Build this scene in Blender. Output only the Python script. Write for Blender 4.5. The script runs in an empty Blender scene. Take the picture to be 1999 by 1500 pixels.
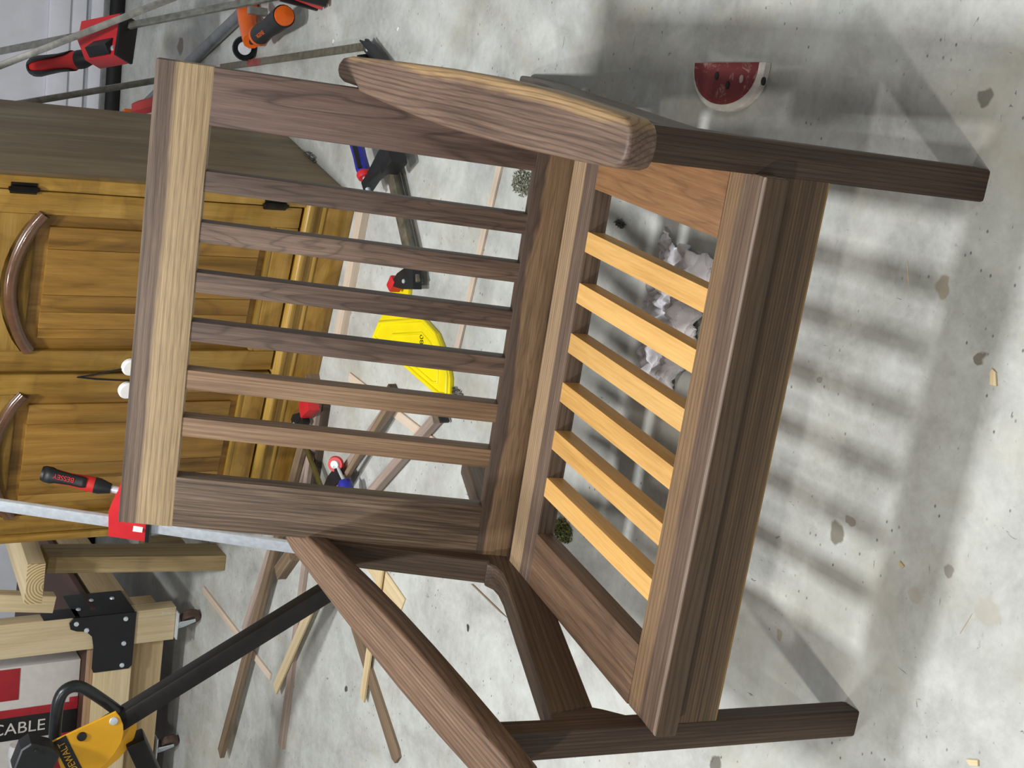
import bpy, bmesh, math, random
from mathutils import Vector, Matrix
random.seed(7)
S = bpy.context.scene
COL = S.collection
# ------------------------------------------------------------------ camera
cd = bpy.data.cameras.new('camera'); cam = bpy.data.objects.new('camera', cd); COL.objects.link(cam)
cd.sensor_fit = 'HORIZONTAL'; cd.sensor_width = 36.0; cd.lens = 46.81; cd.clip_start = 0.02
yaw, pitch, roll = 0.3053, 0.5760, -0.0137
fwd = Vector((-math.sin(yaw)*math.cos(pitch), math.cos(yaw)*math.cos(pitch), -math.sin(pitch)))
rgt = Vector((math.cos(yaw), math.sin(yaw), 0)); upv = rgt.cross(fwd)
r2 = math.cos(roll)*rgt + math.sin(roll)*upv; u2 = -math.sin(roll)*rgt + math.cos(roll)*upv
# the phone was held upright and the picture stored on its side: world up is image left
cam.matrix_world = Matrix(((-u2.x, r2.x, -fwd.x, 0.4599), (-u2.y, r2.y, -fwd.y, -1.0665), (-u2.z, r2.z, -fwd.z, 1.374), (0, 0, 0, 1)))
S.camera = cam
# ------------------------------------------------------------------ world, lamps, exposure
W = bpy.data.worlds.new('world'); S.world = W; W.use_nodes = True
W.node_tree.nodes['Background'].inputs[0].default_value = (0.93, 0.97, 1.0, 1)
W.node_tree.nodes['Background'].inputs[1].default_value = 0.19
def lamp(name, loc, size, sizey, power, col, rz=0):
    l = bpy.data.lights.new(name, 'AREA'); l.shape = 'RECTANGLE'; l.size = size; l.size_y = sizey; l.energy = power; l.color = col
    o = bpy.data.objects.new(name, l); o.location = loc; o.rotation_euler = (0, 0, rz); COL.objects.link(o)
lamp('ceiling_light_behind', (-.18, .80, 2.6), 0.20, .20, 42, (0.96, 0.98, 1.0))
lamp('ceiling_light_front', (-1.2, -1.7, 2.6), .14, .14, 38, (1.0, 0.97, 0.91))
lamp('ceiling_light_left', (-1.15, .90, 2.6), .20, .20, 12, (0.97, 0.98, 1.0))
lamp('ceiling_light_over', (.18, -.05, 2.6), .20, .20, 12, (1.0, 0.97, 0.94))
lamp('ceiling_light_right', (2.4, -1.5, 2.6), .20, .20, 13, (1.0, 0.98, 0.95))
S.view_settings.view_transform = 'Standard'; S.view_settings.look = 'None'; S.view_settings.gamma = 1.0
S.view_settings.use_curve_mapping = False; S.view_settings.exposure = 0.17

# ------------------------------------------------------------------ materials
def lin(h):
    h = h.lstrip('#'); c = [int(h[i:i+2], 16)/255 for i in (0, 2, 4)]
    return tuple((x/12.92 if x <= .04045 else ((x+.055)/1.055)**2.4) for x in c) + (1.0,)
class NT:
    def __init__(self, name):
        self.m = bpy.data.materials.new(name); self.m.use_nodes = True
        self.t = self.m.node_tree; self.b = self.t.nodes['Principled BSDF']
    def n(self, typ, **kw):
        x = self.t.nodes.new('ShaderNode'+typ)
        for k, v in kw.items(): setattr(x, k, v)
        return x
    def l(self, a, b): self.t.links.new(a, b)
    def val(self, sock, v):
        if hasattr(v, 'links'): self.l(v, sock)
        else: sock.default_value = v
    def math(self, op, a, b=0.0, c=None, clamp=False):
        x = self.n('Math', operation=op, use_clamp=clamp); self.val(x.inputs[0], a); self.val(x.inputs[1], b)
        if c is not None: self.val(x.inputs[2], c)
        return x.outputs[0]
    def mix(self, f, a, b, mode='MIX'):
        x = self.n('Mix', data_type='RGBA', blend_type=mode); self.val(x.inputs[0], f); self.val(x.inputs[6], a); self.val(x.inputs[7], b)
        return x.outputs[2]
    def ramp(self, f, stops, interp='LINEAR'):
        x = self.n('ValToRGB'); x.color_ramp.interpolation = interp; e = x.color_ramp.elements
        while len(e) < len(stops): e.new(0.5)
        for i, (p, c) in enumerate(stops):
            e[i].position = p; e[i].color = c if len(c) == 4 else (*c, 1)
        self.l(f, x.inputs[0]); return x.outputs[0]
    def noise(self, vec, scale, detail=4, rough=.55, dist=0.0):
        x = self.n('TexNoise'); self.l(vec, x.inputs['Vector']); x.inputs['Scale'].default_value = scale
        x.inputs['Detail'].default_value = detail; x.inputs['Roughness'].default_value = rough; x.inputs['Distortion'].default_value = dist
        return x.outputs[0]
    def vscale(self, vec, s):
        x = self.n('VectorMath', operation='MULTIPLY'); self.l(vec, x.inputs[0]); x.inputs[1].default_value = s; return x.outputs[0]
    def vadd(self, vec, s):
        x = self.n('VectorMath', operation='ADD'); self.l(vec, x.inputs[0]); self.val(x.inputs[1], s); return x.outputs[0]
    def bump(self, h, strength, dist=.002):
        x = self.n('Bump'); x.inputs['Strength'].default_value = strength; x.inputs['Distance'].default_value = dist
        self.l(h, x.inputs['Height']); self.l(x.outputs[0], self.b.inputs['Normal'])
    def objvec(self, seed=0.0):
        tc = self.n('TexCoord'); oi = self.n('ObjectInfo')
        o = self.n('CombineXYZ'); r = self.math('MULTIPLY_ADD', oi.outputs['Random'], 9.0, seed)
        for i in range(3): self.l(r, o.inputs[i])
        return tc.outputs['Object'], self.vadd(tc.outputs['Object'], o.outputs[0])
MATS = {}
def plain(name, col, rough=.5, metal=0.0, var=0.06, scale=40, coat=0.0):
    if name in MATS: return MATS[name]
    t = NT(name); _, v = t.objvec()
    c = lin(col) if isinstance(col, str) else col
    f = t.noise(v, scale, 5, .6)
    a = tuple(max(0, x*(1-var*2)) for x in c[:3])+(1,); b = tuple(min(1, x*(1+var*2)) for x in c[:3])+(1,)
    t.l(t.ramp(f, [(.3, a), (.7, b)]), t.b.inputs['Base Color'])
    t.val(t.b.inputs['Roughness'], t.math('MULTIPLY_ADD', f, .2, rough-.1)); t.b.inputs['Metallic'].default_value = metal
    t.b.inputs['Coat Weight'].default_value = coat
    MATS[name] = t.m; return t.m
def wood(name, dark, mid, light, fig=(2.2, 16, 16), rings=14.0, ringdark=.55, grain=.35, rough=.42, sap_and_highlight=(), seed=0.0, streak=(2.4, 170, 170), spec=.35, bands=None):
    """figure runs along local X; sap = list of (axis, start, soft, colour, wobble, sign)"""
    t = NT(name); raw, v = t.objvec(seed)
    big = t.noise(t.vscale(v, fig), 1.0, 3, .5, .6)
    st = t.noise(t.vscale(v, streak), 1.0, 4, .6, .2)
    f = t.math('MULTIPLY_ADD', st, .55, t.math('MULTIPLY', big, .5))
    col = t.ramp(f, [(.34, lin(dark)), (.52, lin(mid)), (.72, lin(light))])
    for axis, start, soft, c, wob, sign in sap_and_highlight:
        sx = t.n('SeparateXYZ'); t.l(raw, sx.inputs[0])
        w = t.math('MULTIPLY_ADD', t.noise(t.vscale(v, (5, 14, 14)), 1.0, 3), wob, -wob*.5)
        d = t.math('ADD', sx.outputs['XYZ'.index(axis)], w)
        d = t.math('MULTIPLY_ADD', d, sign/soft, -start*sign/soft+.5, clamp=True)
        sc = t.mix(st, lin(c), tuple(x*.72 for x in lin(c)[:3])+(1,))
        col = t.mix(d, col, sc)
    ph = t.math('MULTIPLY', big, rings)
    stops = [(.0, (ringdark,)*3), (.16, (.93,)*3), (.5, (1, 1, 1))]
    if bands:   # growth lines that follow the length of the board
        sy_ = t.n('SeparateXYZ'); t.l(raw, sy_.inputs[0])
        lo = t.noise(t.vscale(v, bands[3]), 1.0, 2, .5)
        ph = t.math('MULTIPLY_ADD', sy_.outputs[1], bands[0], t.math('MULTIPLY_ADD', sy_.outputs[2], bands[1], t.math('MULTIPLY', lo, bands[2])))
        stops = [(.0, (ringdark,)*3), (.12, (ringdark*.4+.6,)*3), (.3, (1, 1, 1)), (.5, (1, 1, 1))]
    pp = t.math('PINGPONG', ph, .5)
    line = t.ramp(pp, stops)
    col = t.mix(1.0, col, line, 'MULTIPLY')
    fine = t.noise(t.vscale(v, (16, 820, 820)), 1.0, 2, .7)
    col = t.mix(1.0, col, t.ramp(fine, [(.35, (1-grain,)*3), (.6, (1, 1, 1))]), 'MULTIPLY')
    oi = t.n('ObjectInfo'); g = t.n('CombineColor'); k = t.math('MULTIPLY_ADD', oi.outputs['Random'], .22, .90)
    for i in range(3): t.l(k, g.inputs[i])
    col = t.mix(1.0, col, g.outputs[0], 'MULTIPLY')
    t.l(col, t.b.inputs['Base Color'])
    t.val(t.b.inputs['Roughness'], t.math('MULTIPLY_ADD', fine, .18, rough)); t.b.inputs['Specular IOR Level'].default_value = spec
    t.bump(fine, .12, .0006)
    return t.m
def glossmetal(name, col, rough=.3): return plain(name, col, rough, 1.0, .08, 60)

# ------------------------------------------------------------------ mesh helpers
WM = {}
def link(name, me, mat, parent, M):
    o = bpy.data.objects.new(name, me); COL.objects.link(o)
    if mat is not None and not me.materials: me.materials.append(mat)
    if parent is not None:
        o.parent = parent; o.matrix_parent_inverse = WM[parent].inverted()
    o.matrix_basis = M; WM[o] = M.copy()
    return o
def tag(o, label, cat, group=None):
    o['label'] = label; o['category'] = cat
    if group: o['group'] = group
    return o
def thing(name, label, cat, loc, group=None):
    o = bpy.data.objects.new(name, None); COL.objects.link(o); o.empty_display_size = .05
    o.matrix_basis = Matrix.Translation(loc); WM[o] = Matrix.Translation(loc)
    return tag(o, label, cat, group)
def struct(o): o['kind'] = 'structure'; return o
def me_from(bm, smooth=False, name='mesh'):
    bmesh.ops.recalc_face_normals(bm, faces=bm.faces)
    me = bpy.data.meshes.new(name); bm.to_mesh(me); bm.free()
    if smooth:
        for p in me.polygons: p.use_smooth = True
    return me
def autosmooth(me, deg=40):
    bm = bmesh.new(); bm.from_mesh(me)
    for f in bm.faces: f.smooth = True
    for ed in bm.edges:
        if len(ed.link_faces) == 2 and ed.calc_face_angle(0) > math.radians(deg): ed.smooth = False
    bm.to_mesh(me); bm.free(); return me
def box_me(sx, sy, sz, bev=.002, seg=2):
    bm = bmesh.new(); bmesh.ops.create_cube(bm, size=1)
    for v in bm.verts: v.co = Vector((v.co.x*sx, v.co.y*sy, v.co.z*sz))
    if bev > 0: bmesh.ops.bevel(bm, geom=list(bm.edges), offset=min(bev, .45*min(sx, sy, sz)), segments=seg, profile=.6, affect='EDGES')
    return autosmooth(me_from(bm))
def frame(o, x, z):
    x = Vector(x).normalized(); z = Vector(z); y = z.cross(x).normalized(); z = x.cross(y)
    return Matrix(((x.x, y.x, z.x, o[0]), (x.y, y.y, z.y, o[1]), (x.z, y.z, z.z, o[2]), (0, 0, 0, 1)))
def beam(name, p0, p1, w, t, mat, parent=None, up=(0, 0, 1), bev=.002, seg=2):
    """bar from p0 to p1 (axis), w across, t along up"""
    p0, p1 = Vector(p0), Vector(p1); d = p1-p0
    u = Vector(up)
    if abs(d.normalized().dot(u)) > .97: u = Vector((0, 1, 0))
    return link(name, box_me(d.length, w, t, bev, seg), mat, parent, frame((p0+p1)/2, d, u))
def prism_me(pts, th, bev=.002, seg=2, centre=True):
    """closed 2D outline in local XY, thickness along Z"""
    bm = bmesh.new(); z0 = -th/2 if centre else 0
    a = [bm.verts.new((p[0], p[1], z0)) for p in pts]; b = [bm.verts.new((p[0], p[1], z0+th)) for p in pts]
    n = len(pts); bm.faces.new(a[::-1]); bm.faces.new(b)
    for i in range(n): bm.faces.new((a[i], a[(i+1) % n], b[(i+1) % n], b[i]))
    bmesh.ops.recalc_face_normals(bm, faces=bm.faces)
    if bev > 0:
        ed = [e for e in bm.edges if abs(e.verts[0].co.z-e.verts[1].co.z) < 1e-6]
        bmesh.ops.bevel(bm, geom=ed, offset=bev, segments=seg, profile=.6, affect='EDGES')
    return autosmooth(me_from(bm), 35)
def tube_me(path, rad, seg=10, cap=True):
    path = [Vector(p) for p in path]; n = len(path)
    rads = rad if isinstance(rad, (list, tuple)) else [rad]*n
    bm = bmesh.new(); rings = []; prev = None
    for i, p in enumerate(path):
        d = (path[min(i+1, n-1)]-path[max(i-1, 0)]).normalized()
        if prev is None: u = d.orthogonal().normalized()
        else:
            u = (prev-d*prev.dot(d)); u = u.normalized() if u.length > 1e-5 else d.orthogonal().normalized()
        prev = u; v = d.cross(u)
        rings.append([bm.verts.new(p+(u*math.cos(2*math.pi*k/seg)+v*math.sin(2*math.pi*k/seg))*rads[i]) for k in range(seg)])
    for i in range(n-1):
        for k in range(seg): bm.faces.new((rings[i][k], rings[i][(k+1) % seg], rings[i+1][(k+1) % seg], rings[i+1][k]))
    if cap: bm.faces.new(rings[0][::-1]); bm.faces.new(rings[-1])
    return autosmooth(me_from(bm), 50)
def lathe_me(prof, seg=20):
    """prof: list of (x along axis, radius); axis local X"""
    return tube_me([(p[0], 0, 0) for p in prof], [max(p[1], 1e-4) for p in prof], seg) if len({round(p[0], 6) for p in prof}) == len(prof) else lathe2(prof, seg)
def lathe2(prof, seg):
    bm = bmesh.new(); R = []
    for x, r in prof: R.append([bm.verts.new((x, math.cos(2*math.pi*k/seg)*max(r, 1e-4), math.sin(2*math.pi*k/seg)*max(r, 1e-4))) for k in range(seg)])
    for i in range(len(R)-1):
        for k in range(seg): bm.faces.new((R[i][k], R[i][(k+1) % seg], R[i+1][(k+1) % seg], R[i+1][k]))
    bm.faces.new(R[0][::-1]); bm.faces.new(R[-1])
    return autosmooth(me_from(bm), 35)
def text_obj(name, body, size, mat, parent, M, ext=.0003, align='CENTER', shear=0.0):
    cu = bpy.data.curves.new(name, 'FONT'); cu.body = body; cu.size = size; cu.extrude = ext; cu.align_x = align; cu.align_y = 'CENTER'; cu.shear = shear
    tmp = bpy.data.objects.new('tmp', cu); COL.objects.link(tmp)
    dg = bpy.context.evaluated_depsgraph_get(); dg.update()
    me = bpy.data.meshes.new_from_object(tmp.evaluated_get(dg)); bpy.data.objects.remove(tmp)
    me.materials.clear()
    return link(name, me, mat, parent, M)
I4 = Matrix.Identity(4)
T = Matrix.Translation
def V(*a): return Vector(a)

# ------------------------------------------------------------------ setting: concrete floor
def concrete():
    t = NT('concrete'); tc = t.n('TexCoord'); v = tc.outputs['Object']
    a = t.noise(v, 2.2, 5, .6, .8); b = t.noise(v, 9.0, 6, .65, .4); c = t.noise(v, 70, 4, .7)
    f = t.math('MULTIPLY_ADD', a, .45, t.math('MULTIPLY_ADD', b, .4, t.math('MULTIPLY', c, .15)))
    col = t.ramp(f, [(.34, lin('#94948d')), (.47, lin('#b6b7b1')), (.55, lin('#c6c8c2')), (.66, lin('#d6d7d2'))])
    warm = t.noise(v, 3.7, 4, .6, 1.0)
    col = t.mix(t.ramp(warm, [(.5, (0, 0, 0)), (.75, (.5, .5, .5))]), col, lin('#b7ae97'))
    # fine pits and specks
    vo = t.n('TexVoronoi'); vo.inputs['Scale'].default_value = 42; vo.inputs['Randomness'].default_value = 1
    t.l(t.vadd(t.vscale(v, (1, 1.5, 1)), (3.1, 1.7, 0)), vo.inputs['Vector'])
    spk = t.math('MULTIPLY', t.ramp(vo.outputs['Distance'], [(.05, (1, 1, 1)), (.13, (0, 0, 0))]), t.ramp(t.noise(v, 6, 3), [(.46, (0, 0, 0)), (.56, (1, 1, 1))]))
    col = t.mix(t.math('MULTIPLY', spk, .8), col, lin('#4c4842'))
    # hairline scratches
    sc = t.noise(t.vscale(v, (14, 60, 1)), 1.0, 5, .7, 2.5)
    col = t.mix(t.ramp(sc, [(.675, (0, 0, 0)), (.70, (.8, .8, .8))]), col, lin('#6a665e'))
    sc2 = t.noise(t.vscale(v, (70, 22, 1)), 1.0, 4, .7, 2.0)
    col = t.mix(t.ramp(sc2, [(.69, (0, 0, 0)), (.72, (.75, .75, .75))]), col, lin('#55504a'))
    # spilled drops
    nz = t.n('TexNoise'); nz.inputs['Scale'].default_value = 30; nz.inputs['Detail'].default_value = 3; t.l(v, nz.inputs['Vector'])
    wob = t.n('VectorMath', operation='MULTIPLY_ADD'); t.l(nz.outputs['Color'], wob.inputs[0]); wob.inputs[1].default_value = (.03, .03, 0); wob.inputs[2].default_value = (-.015, -.015, 0)
    vv = t.vadd(v, wob.outputs[0])
    for p, r, hx, k in [((0.235, 0.032, 0.000), .014, '#8f8570', .8), ((-0.130, 0.110, 0.000), .016, '#7a7362', .85), ((-0.108, 0.089, 0.000), .007, '#85796c', .7), ((-0.103, -0.080, 0.000), .010, '#7d746c', .7),
                       ((0.164, -0.055, 0.000), .009, '#6b6050', .8), ((-0.318, 0.171, 0.000), .008, '#a89a80', .7), ((0.472, 0.033, 0.000), .012, '#6a675c', .8), ((-0.157, -0.039, 0.000), .012, '#a79c8c', .5),
                       ((-0.569, 0.239, 0.000), .013, '#5f5b50', .8), ((0.270, 3.010, 0.000), .03, '#8c7c6a', .9), ((-0.697, 0.973, 0.000), .007, '#2e2b28', .95), ((-1.075, 1.442, 0.000), .009, '#3a3632', .9), ((-0.132, -0.147, 0.000), .02, '#b3aa98', .5), ((0.059, 0.198, 0.000), .007, '#6b675e', .5)]:
        d = t.n('VectorMath', operation='DISTANCE'); t.l(vv, d.inputs[0]); d.inputs[1].default_value = (p[0], p[1], 0)
        m = t.math('MULTIPLY', t.ramp(t.math('DIVIDE', d.outputs['Value'], r), [(.75, (1, 1, 1)), (1.0, (0, 0, 0))]), k)
        col = t.mix(m, col, lin(hx))
    t.l(col, t.b.inputs['Base Color']); t.b.inputs['Roughness'].default_value = .62; t.b.inputs['Specular IOR Level'].default_value = .3
    t.bump(t.math('MULTIPLY_ADD', c, .4, b), .12, .002)
    return t.m
bm = bmesh.new(); bmesh.ops.create_grid(bm, x_segments=1, y_segments=1, size=1)
for v in bm.verts: v.co = Vector((-1.2+v.co.x*4.8, .95+v.co.y*3.3, 0))
struct(link('floor', me_from(bm), concrete(), None, I4))
# sectional garage door closing the room behind
g0 = Vector((.20, 3.62, 0)); gd = Vector((-.955, -.06, 0)).normalized(); gn = Vector((gd.y, -gd.x, 0))
if gn.y > 0: gn = -gn
white = plain('door_white_paint', '#ecedf4', .45, 0, .03, 12)
wall = struct(link('wall_back', box_me(9.0, .05, 2.6, 0), white, None, frame(g0-gn*.045+V(0, 0, 1.36), gd, (0, 0, 1))))
def gdpart(name, z0, z1, out, mat, bev=.003):
    o = link(name, box_me(9.0, .03, z1-z0, bev), mat, wall, frame(g0+gn*(out-.015)+V(0, 0, (z0+z1)/2), gd, (0, 0, 1))); return o
grey = plain('door_grey_seam', '#b8bcc0', .5, 0, .05, 30)
gdpart('bottom_rail', .065, .105, .006, white); gdpart('seam', .105, .122, -.008, grey); gdpart('lower_panel', .122, .175, .004, white)
gdpart('ridge', .175, .245, .018, white, .014); gdpart('upper_panel', .245, .80, .004, white)
gdpart('rail_edge', .045, .067, .018, plain('door_aluminium', '#8d8f8e', .45, .6, .08))
link('rubber_seal', tube_me([(-4.5, 0, 0), (4.5, 0, 0)], .026, 12), plain('seal_rubber', '#0c0c0b', .7, 0, .1), wall, frame(g0+gn*.012+V(0, 0, .025), gd, (0, 0, 1)))

# ------------------------------------------------------------------ the lounge chair
m_stileR = wood('walnut_stile', '#493830', '#68534a', '#7c665a', (1.5, 8, 8), 10, .5, .3, seed=3.1)
m_stileL = wood('walnut_stile_streaky', '#44372d', '#715e4d', '#9a866e', (3, 24, 24), 14, .6, .4, seed=5.4, streak=(4, 230, 230), bands=(150, 60, 7, (2, 12, 12)))
m_slat = wood('walnut_slat', '#4a3c36', '#6a574b', '#877061', (2.6, 16, 16), 12, .6, .3, seed=.7)
m_slat_l = wood('walnut_slat_light', '#6b5340', '#8f7258', '#ab8f70', (2.0, 14, 14), 12, .7, .3, seed=8.3, bands=(140, 60, 4, (1.5, 14, 14)))
m_top = wood('walnut_top_rail', '#54453d', '#756355', '#8c7868', (1.6, 30, 30), 9, .7, .35, seed=2.0,
             sap_and_highlight=[('Y', .012, .007, '#c6ab85', .014, -1)], bands=(110, 40, 4, (1.5, 10, 10)))
m_bot = wood('walnut_bottom_rail', '#73583f', '#8a6e52', '#9d8163', (1.6, 20, 20), 12, .72, .35, seed=6.2, sap_and_highlight=[('Y', .014, .004, '#5c4a3d', .045, 1), ('Y', -.028, .003, '#624e41', .03, -1)])
m_srear = wood('walnut_rear_rail', '#55453c', '#6a584b', '#826c5a', (1.5, 30, 30), 12, .65, .35, seed=1.5, sap_and_highlight=[('Y', -.004, .003, '#b09474', .008, 1)], bands=(140, 120, 3, (1, 10, 10)))
m_front = wood('walnut_front_rail', '#54433a', '#6f594a', '#86705a', (1.6, 22, 22), 12, .65, .35, seed=4.4, sap_and_highlight=[('Y', .006, .008, '#97795a', .04, 1), ('Y', -.0345, .0015, '#a08c7e', .003, -1), ('Y', -.0395, .001, '#6a5542', .001, -1)], bands=(130, 90, 5, (1.4, 12, 12)))  # second stripe: worn pale ridge, its highlight put into the colour
m_apron = wood('walnut_apron', '#4b3b2e', '#6b543f', '#8a7054', (.8, 50, 50), 26, .55, .35, seed=7.7, streak=(1.2, 240, 240), sap_and_highlight=[('Y', -.0305, .002, '#a98652', .005, -1)], bands=(230, 80, 2.2, (.8, 8, 8)))
m_cherry = wood('cherry_side_rail', '#6e4c30', '#87603f', '#9a744e', (2.2, 14, 14), 9, .75, .2, seed=3.9)
m_siderail = wood('walnut_side_rail', '#54402f', '#705643', '#866a50', (1.5, 20, 20), 9, .75, .3, seed=9.1)
m_leg = wood('walnut_leg', '#36281f', '#4d3b2f', '#625040', (1.0, 40, 40), 16, .6, .35, seed=2.7, bands=(150, 190, 3, (1, 10, 10)))
m_rleg = wood('walnut_rear_leg', '#3d2f26', '#574536', '#6d5948', (1.2, 26, 26), 14, .58, .35, seed=6.6, bands=(120, 160, 4, (1.2, 10, 10)))
m_armR = wood('walnut_arm_figured', '#4a3931', '#745d4e', '#8d7462', (2.0, 13, 13), 20, .52, .3, seed=1.1, sap_and_highlight=[('Y', .019, .008, '#b09066', .045, 1)], bands=(150, 60, 9, (1.6, 9, 9)))
m_armL = wood('walnut_arm', '#4a382b', '#735945', '#8d725c', (1.2, 20, 20), 22, .55, .35, seed=5.9, bands=(170, 110, 5, (1.0, 8, 8)))
m_beech = wood('beech', '#c0914f', '#d4a45f', '#dfb470', (1.0, 20, 20), 4, .94, .12, rough=.4, seed=4.0, streak=(8, 230, 230))

chair = thing('lounge_chair', 'large walnut slatted lounge chair with pale beech seat slats, standing on concrete', 'chair', (0, .4, 0))
ss, rec = .2073, .4303
sd = V(0, math.cos(ss), -math.sin(ss)); sn = V(0, math.sin(ss), math.cos(ss)); so = V(0, .0357, .3302)
bd = V(0, math.sin(rec), math.cos(rec)); bn = V(0, -math.cos(rec), math.sin(rec)); bo = V(0, .569, .206)
EX = V(1, 0, 0)
def seat_bar(name, x0, x1, d0, d1, t, mat, alongx, bev=.0025, drop=0.0):
    c = so+EX*((x0+x1)/2)+sd*((d0+d1)/2)-sn*(t/2+drop)
    if alongx: return link(name, box_me(x1-x0, d1-d0, t, bev), mat, chair, frame(c, EX, sn))
    return link(name, box_me(d1-d0, x1-x0, t, bev), mat, chair, frame(c, sd, sn))
def back_bar(name, x0, x1, h0, h1, t, mat, alongx, bev=.002, drop=0.0):
    c = bo+EX*((x0+x1)/2)+bd*((h0+h1)/2)-bn*(t/2+drop)
    if alongx: return link(name, box_me(x1-x0, h1-h0, t, bev), mat, chair, frame(c, EX, bn))
    return link(name, box_me(h1-h0, x1-x0, t, bev), mat, chair, frame(c, bd, bn))
# backrest
back_bar('top_rail', -.351, .351, .5377, .6194, .032, m_top, True)['label'] = 'top rail half dark heartwood, half pale sapwood'
back_bar('bottom_rail', -.351, .351, 0, .062, .032, m_bot, True)
back_bar('back_stile', .268, .350, .061, .539, .030, m_stileR, False)
back_bar('back_stile', -.350, -.268, .061, .539, .030, m_stileL, False)
for i in range(6):
    x = .1875-.075*i
    back_bar('back_slat', x-.0152, x+.0152, .060, .540, .031, m_slat if i < 4 else m_slat_l, False, .0015, .0015)
# seat frame
o = seat_bar('front_rail', -.350, .350, -.004, .0813, .030, m_front, True, .005)
seat_bar('rear_rail', -.350, .350, .4446, .534, .029, m_srear, True)
seat_bar('side_rail', .2645, .350, .080, .446, .028, m_cherry, False)
seat_bar('side_rail', -.350, -.2645, .080, .446, .028, m_siderail, False)
for i in range(6):
    x = .1885-.0754*i
    seat_bar('seat_slat', x-.0150, x+.0150, .078, .447, .027, m_beech, False, .0012, .001)['label'] = 'pale beech seat slat'
# side frames: outlines drawn in (y, z) and extruded across x
LEAN = .1835
def side_part(name, pts, x0, x1, mat, bev, longdir):
    """outline in the side plane; local X follows longdir so that the grain does too"""
    ld = V(0, longdir[0], longdir[1]).normalized(); c = V((x0+x1)/2, sum(p[0] for p in pts)/len(pts), sum(p[1] for p in pts)/len(pts))
    M = frame(c, ld, EX if x0 > 0 else -EX); Mi = M.inverted()
    loc = [Mi @ V(c.x, p[0], p[1]) for p in pts]
    return link(name, prism_me([(q.x, q.y) for q in loc], x1-x0, bev, 3), mat, chair, M)
for s in (1, -1):
    xa, xb = (.348, .3885) if s > 0 else (-.3885, -.348)
    fy = lambda z: LEAN*z
    side_part('front_leg', [(fy(.004), .0), (fy(.53), .53), (fy(.53)+.034, .53), (fy(.43)+.031, .434), (.1215, .429), (.1215, .366), (.112, .354), (fy(.33)+.031, .334), (.031, .004), (.027, 0)], xa, xb, m_leg, .005, (LEAN, 1))
    lt = lambda y: .428-.436*(y-.124); lb = lambda y: .363-.436*(y-.118)
    side_part('rear_leg', [(.120, lb(.118)+.001), (.120, .4295), (.30, lt(.30)), (.48, lt(.48)), (.515, lt(.515)+.003), (.540, lt(.54)+.010), (.556, .262), (.66, lt(.66)+.012), (.80, lt(.80)), (1.035, lt(1.035)), (1.046, .016), (1.040, .0), (.952, .0), (.80, lb(.80)), (.45, lb(.45))], xa, xb, m_rleg, .006, (1, -.436))
    side_part('rear_post', [(.553, .238), (.688, .480), (.742, .478), (.622, .222)], xa+.0005, xb-.0005, m_rleg, .005, (.49, .87))
    prof = [(.352, .722), (.3455, .710), (.3395, .60), (.335, .50), (.333, .40), (.3335, .30), (.336, .20), (.3395, .11), (.3425, .05), (.3445, .022), (.349, .010), (.358, .004), (.372, .002), (.384, .004), (.393, .011), (.3975, .024), (.3995, .05), (.403, .11), (.4065, .2), (.4075, .33), (.405, .46), (.4005, .58), (.396, .68), (.3925, .755), (.3875, .785), (.378, .799), (.367, .801), (.358, .793), (.353, .775)]
    kk = .06; ax = V(0, 1, -kk).normalized(); az = V(0, kk, 1).normalized()
    org = V(s*.372, .40, .509+kk*(.713-.40)) - az*.0175
    M = frame(org, -ax, az); Mi = M.inverted(); pts = []
    for px, py in prof:
        q = Mi @ V(s*px, py, .509+kk*(.713-py)); pts.append((q.x, q.y))
    link('armrest', prism_me(pts, .035, .007, 4), m_armR if s > 0 else m_armL, chair, M)
# front stretcher under the seat
ad = V(0, LEAN, 1).normalized(); an = V(0, 1, -LEAN).normalized()
ac = V(0, LEAN*.2555, .2555)+an*.0125
link('front_stretcher', box_me(.700, .0685, .022, .002), m_apron, chair, frame(ac, EX, -an))
# ------------------------------------------------------------------ the golden wooden cabinet
CP = V(.0144, 1.7011, 0); ce = V(-.9807, .1953, 0); cn = V(.1953, .9807, 0); EZ = V(0, 0, 1)
def cw(s, t, z): return CP+ce*s+cn*t+EZ*z
m_cab = wood('golden_cabinet_wood', '#70501c', '#9a752f', '#b38f49', (9, 3, 9), 4, .8, .2, rough=.3, seed=2.2, streak=(3.2, 40, 40), spec=.5)
m_cabp = wood('golden_panel_wood', '#624414', '#90692a', '#ab8440', (2.2, 9, 9), 5, .72, .2, rough=.3, seed=6.1, streak=(1.2, 34, 34), spec=.5)
m_cabs = wood('weathered_side_wood', '#7a6950', '#978468', '#ab9a80', (2.0, 12, 12), 4, .8, .2, rough=.5, seed=3.3, streak=(1.0, 24, 24))
m_mould = wood('golden_moulding', '#80601f', '#a88436', '#c4a05a', (1.5, 20, 20), 4, .85, .2, rough=.18, seed=8.8, spec=.7)
m_arch = plain('bevel_reflection_brown', '#5b3d28', .2, 0, .12, 30, .6)  # ceiling reflection on the arched bevel, put into this brown
m_dark = plain('dark_gap', '#15100a', .8, 0, .1)
cab = thing('storage_cabinet', 'golden brown wooden cabinet with two panelled doors behind the chair', 'cabinet', cw(.42, .25, 0))
def cbox(name, s0, s1, t0, t1, z0, z1, mat, parent=cab, along='s', bev=.003):
    c = cw((s0+s1)/2, (t0+t1)/2, (z0+z1)/2)
    if along == 's': return link(name, box_me(s1-s0, t1-t0, z1-z0, bev), mat, parent, frame(c, ce, EZ))
    return link(name, box_me(z1-z0, s1-s0, t1-t0, bev), mat, parent, frame(c, EZ, -cn))
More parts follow.
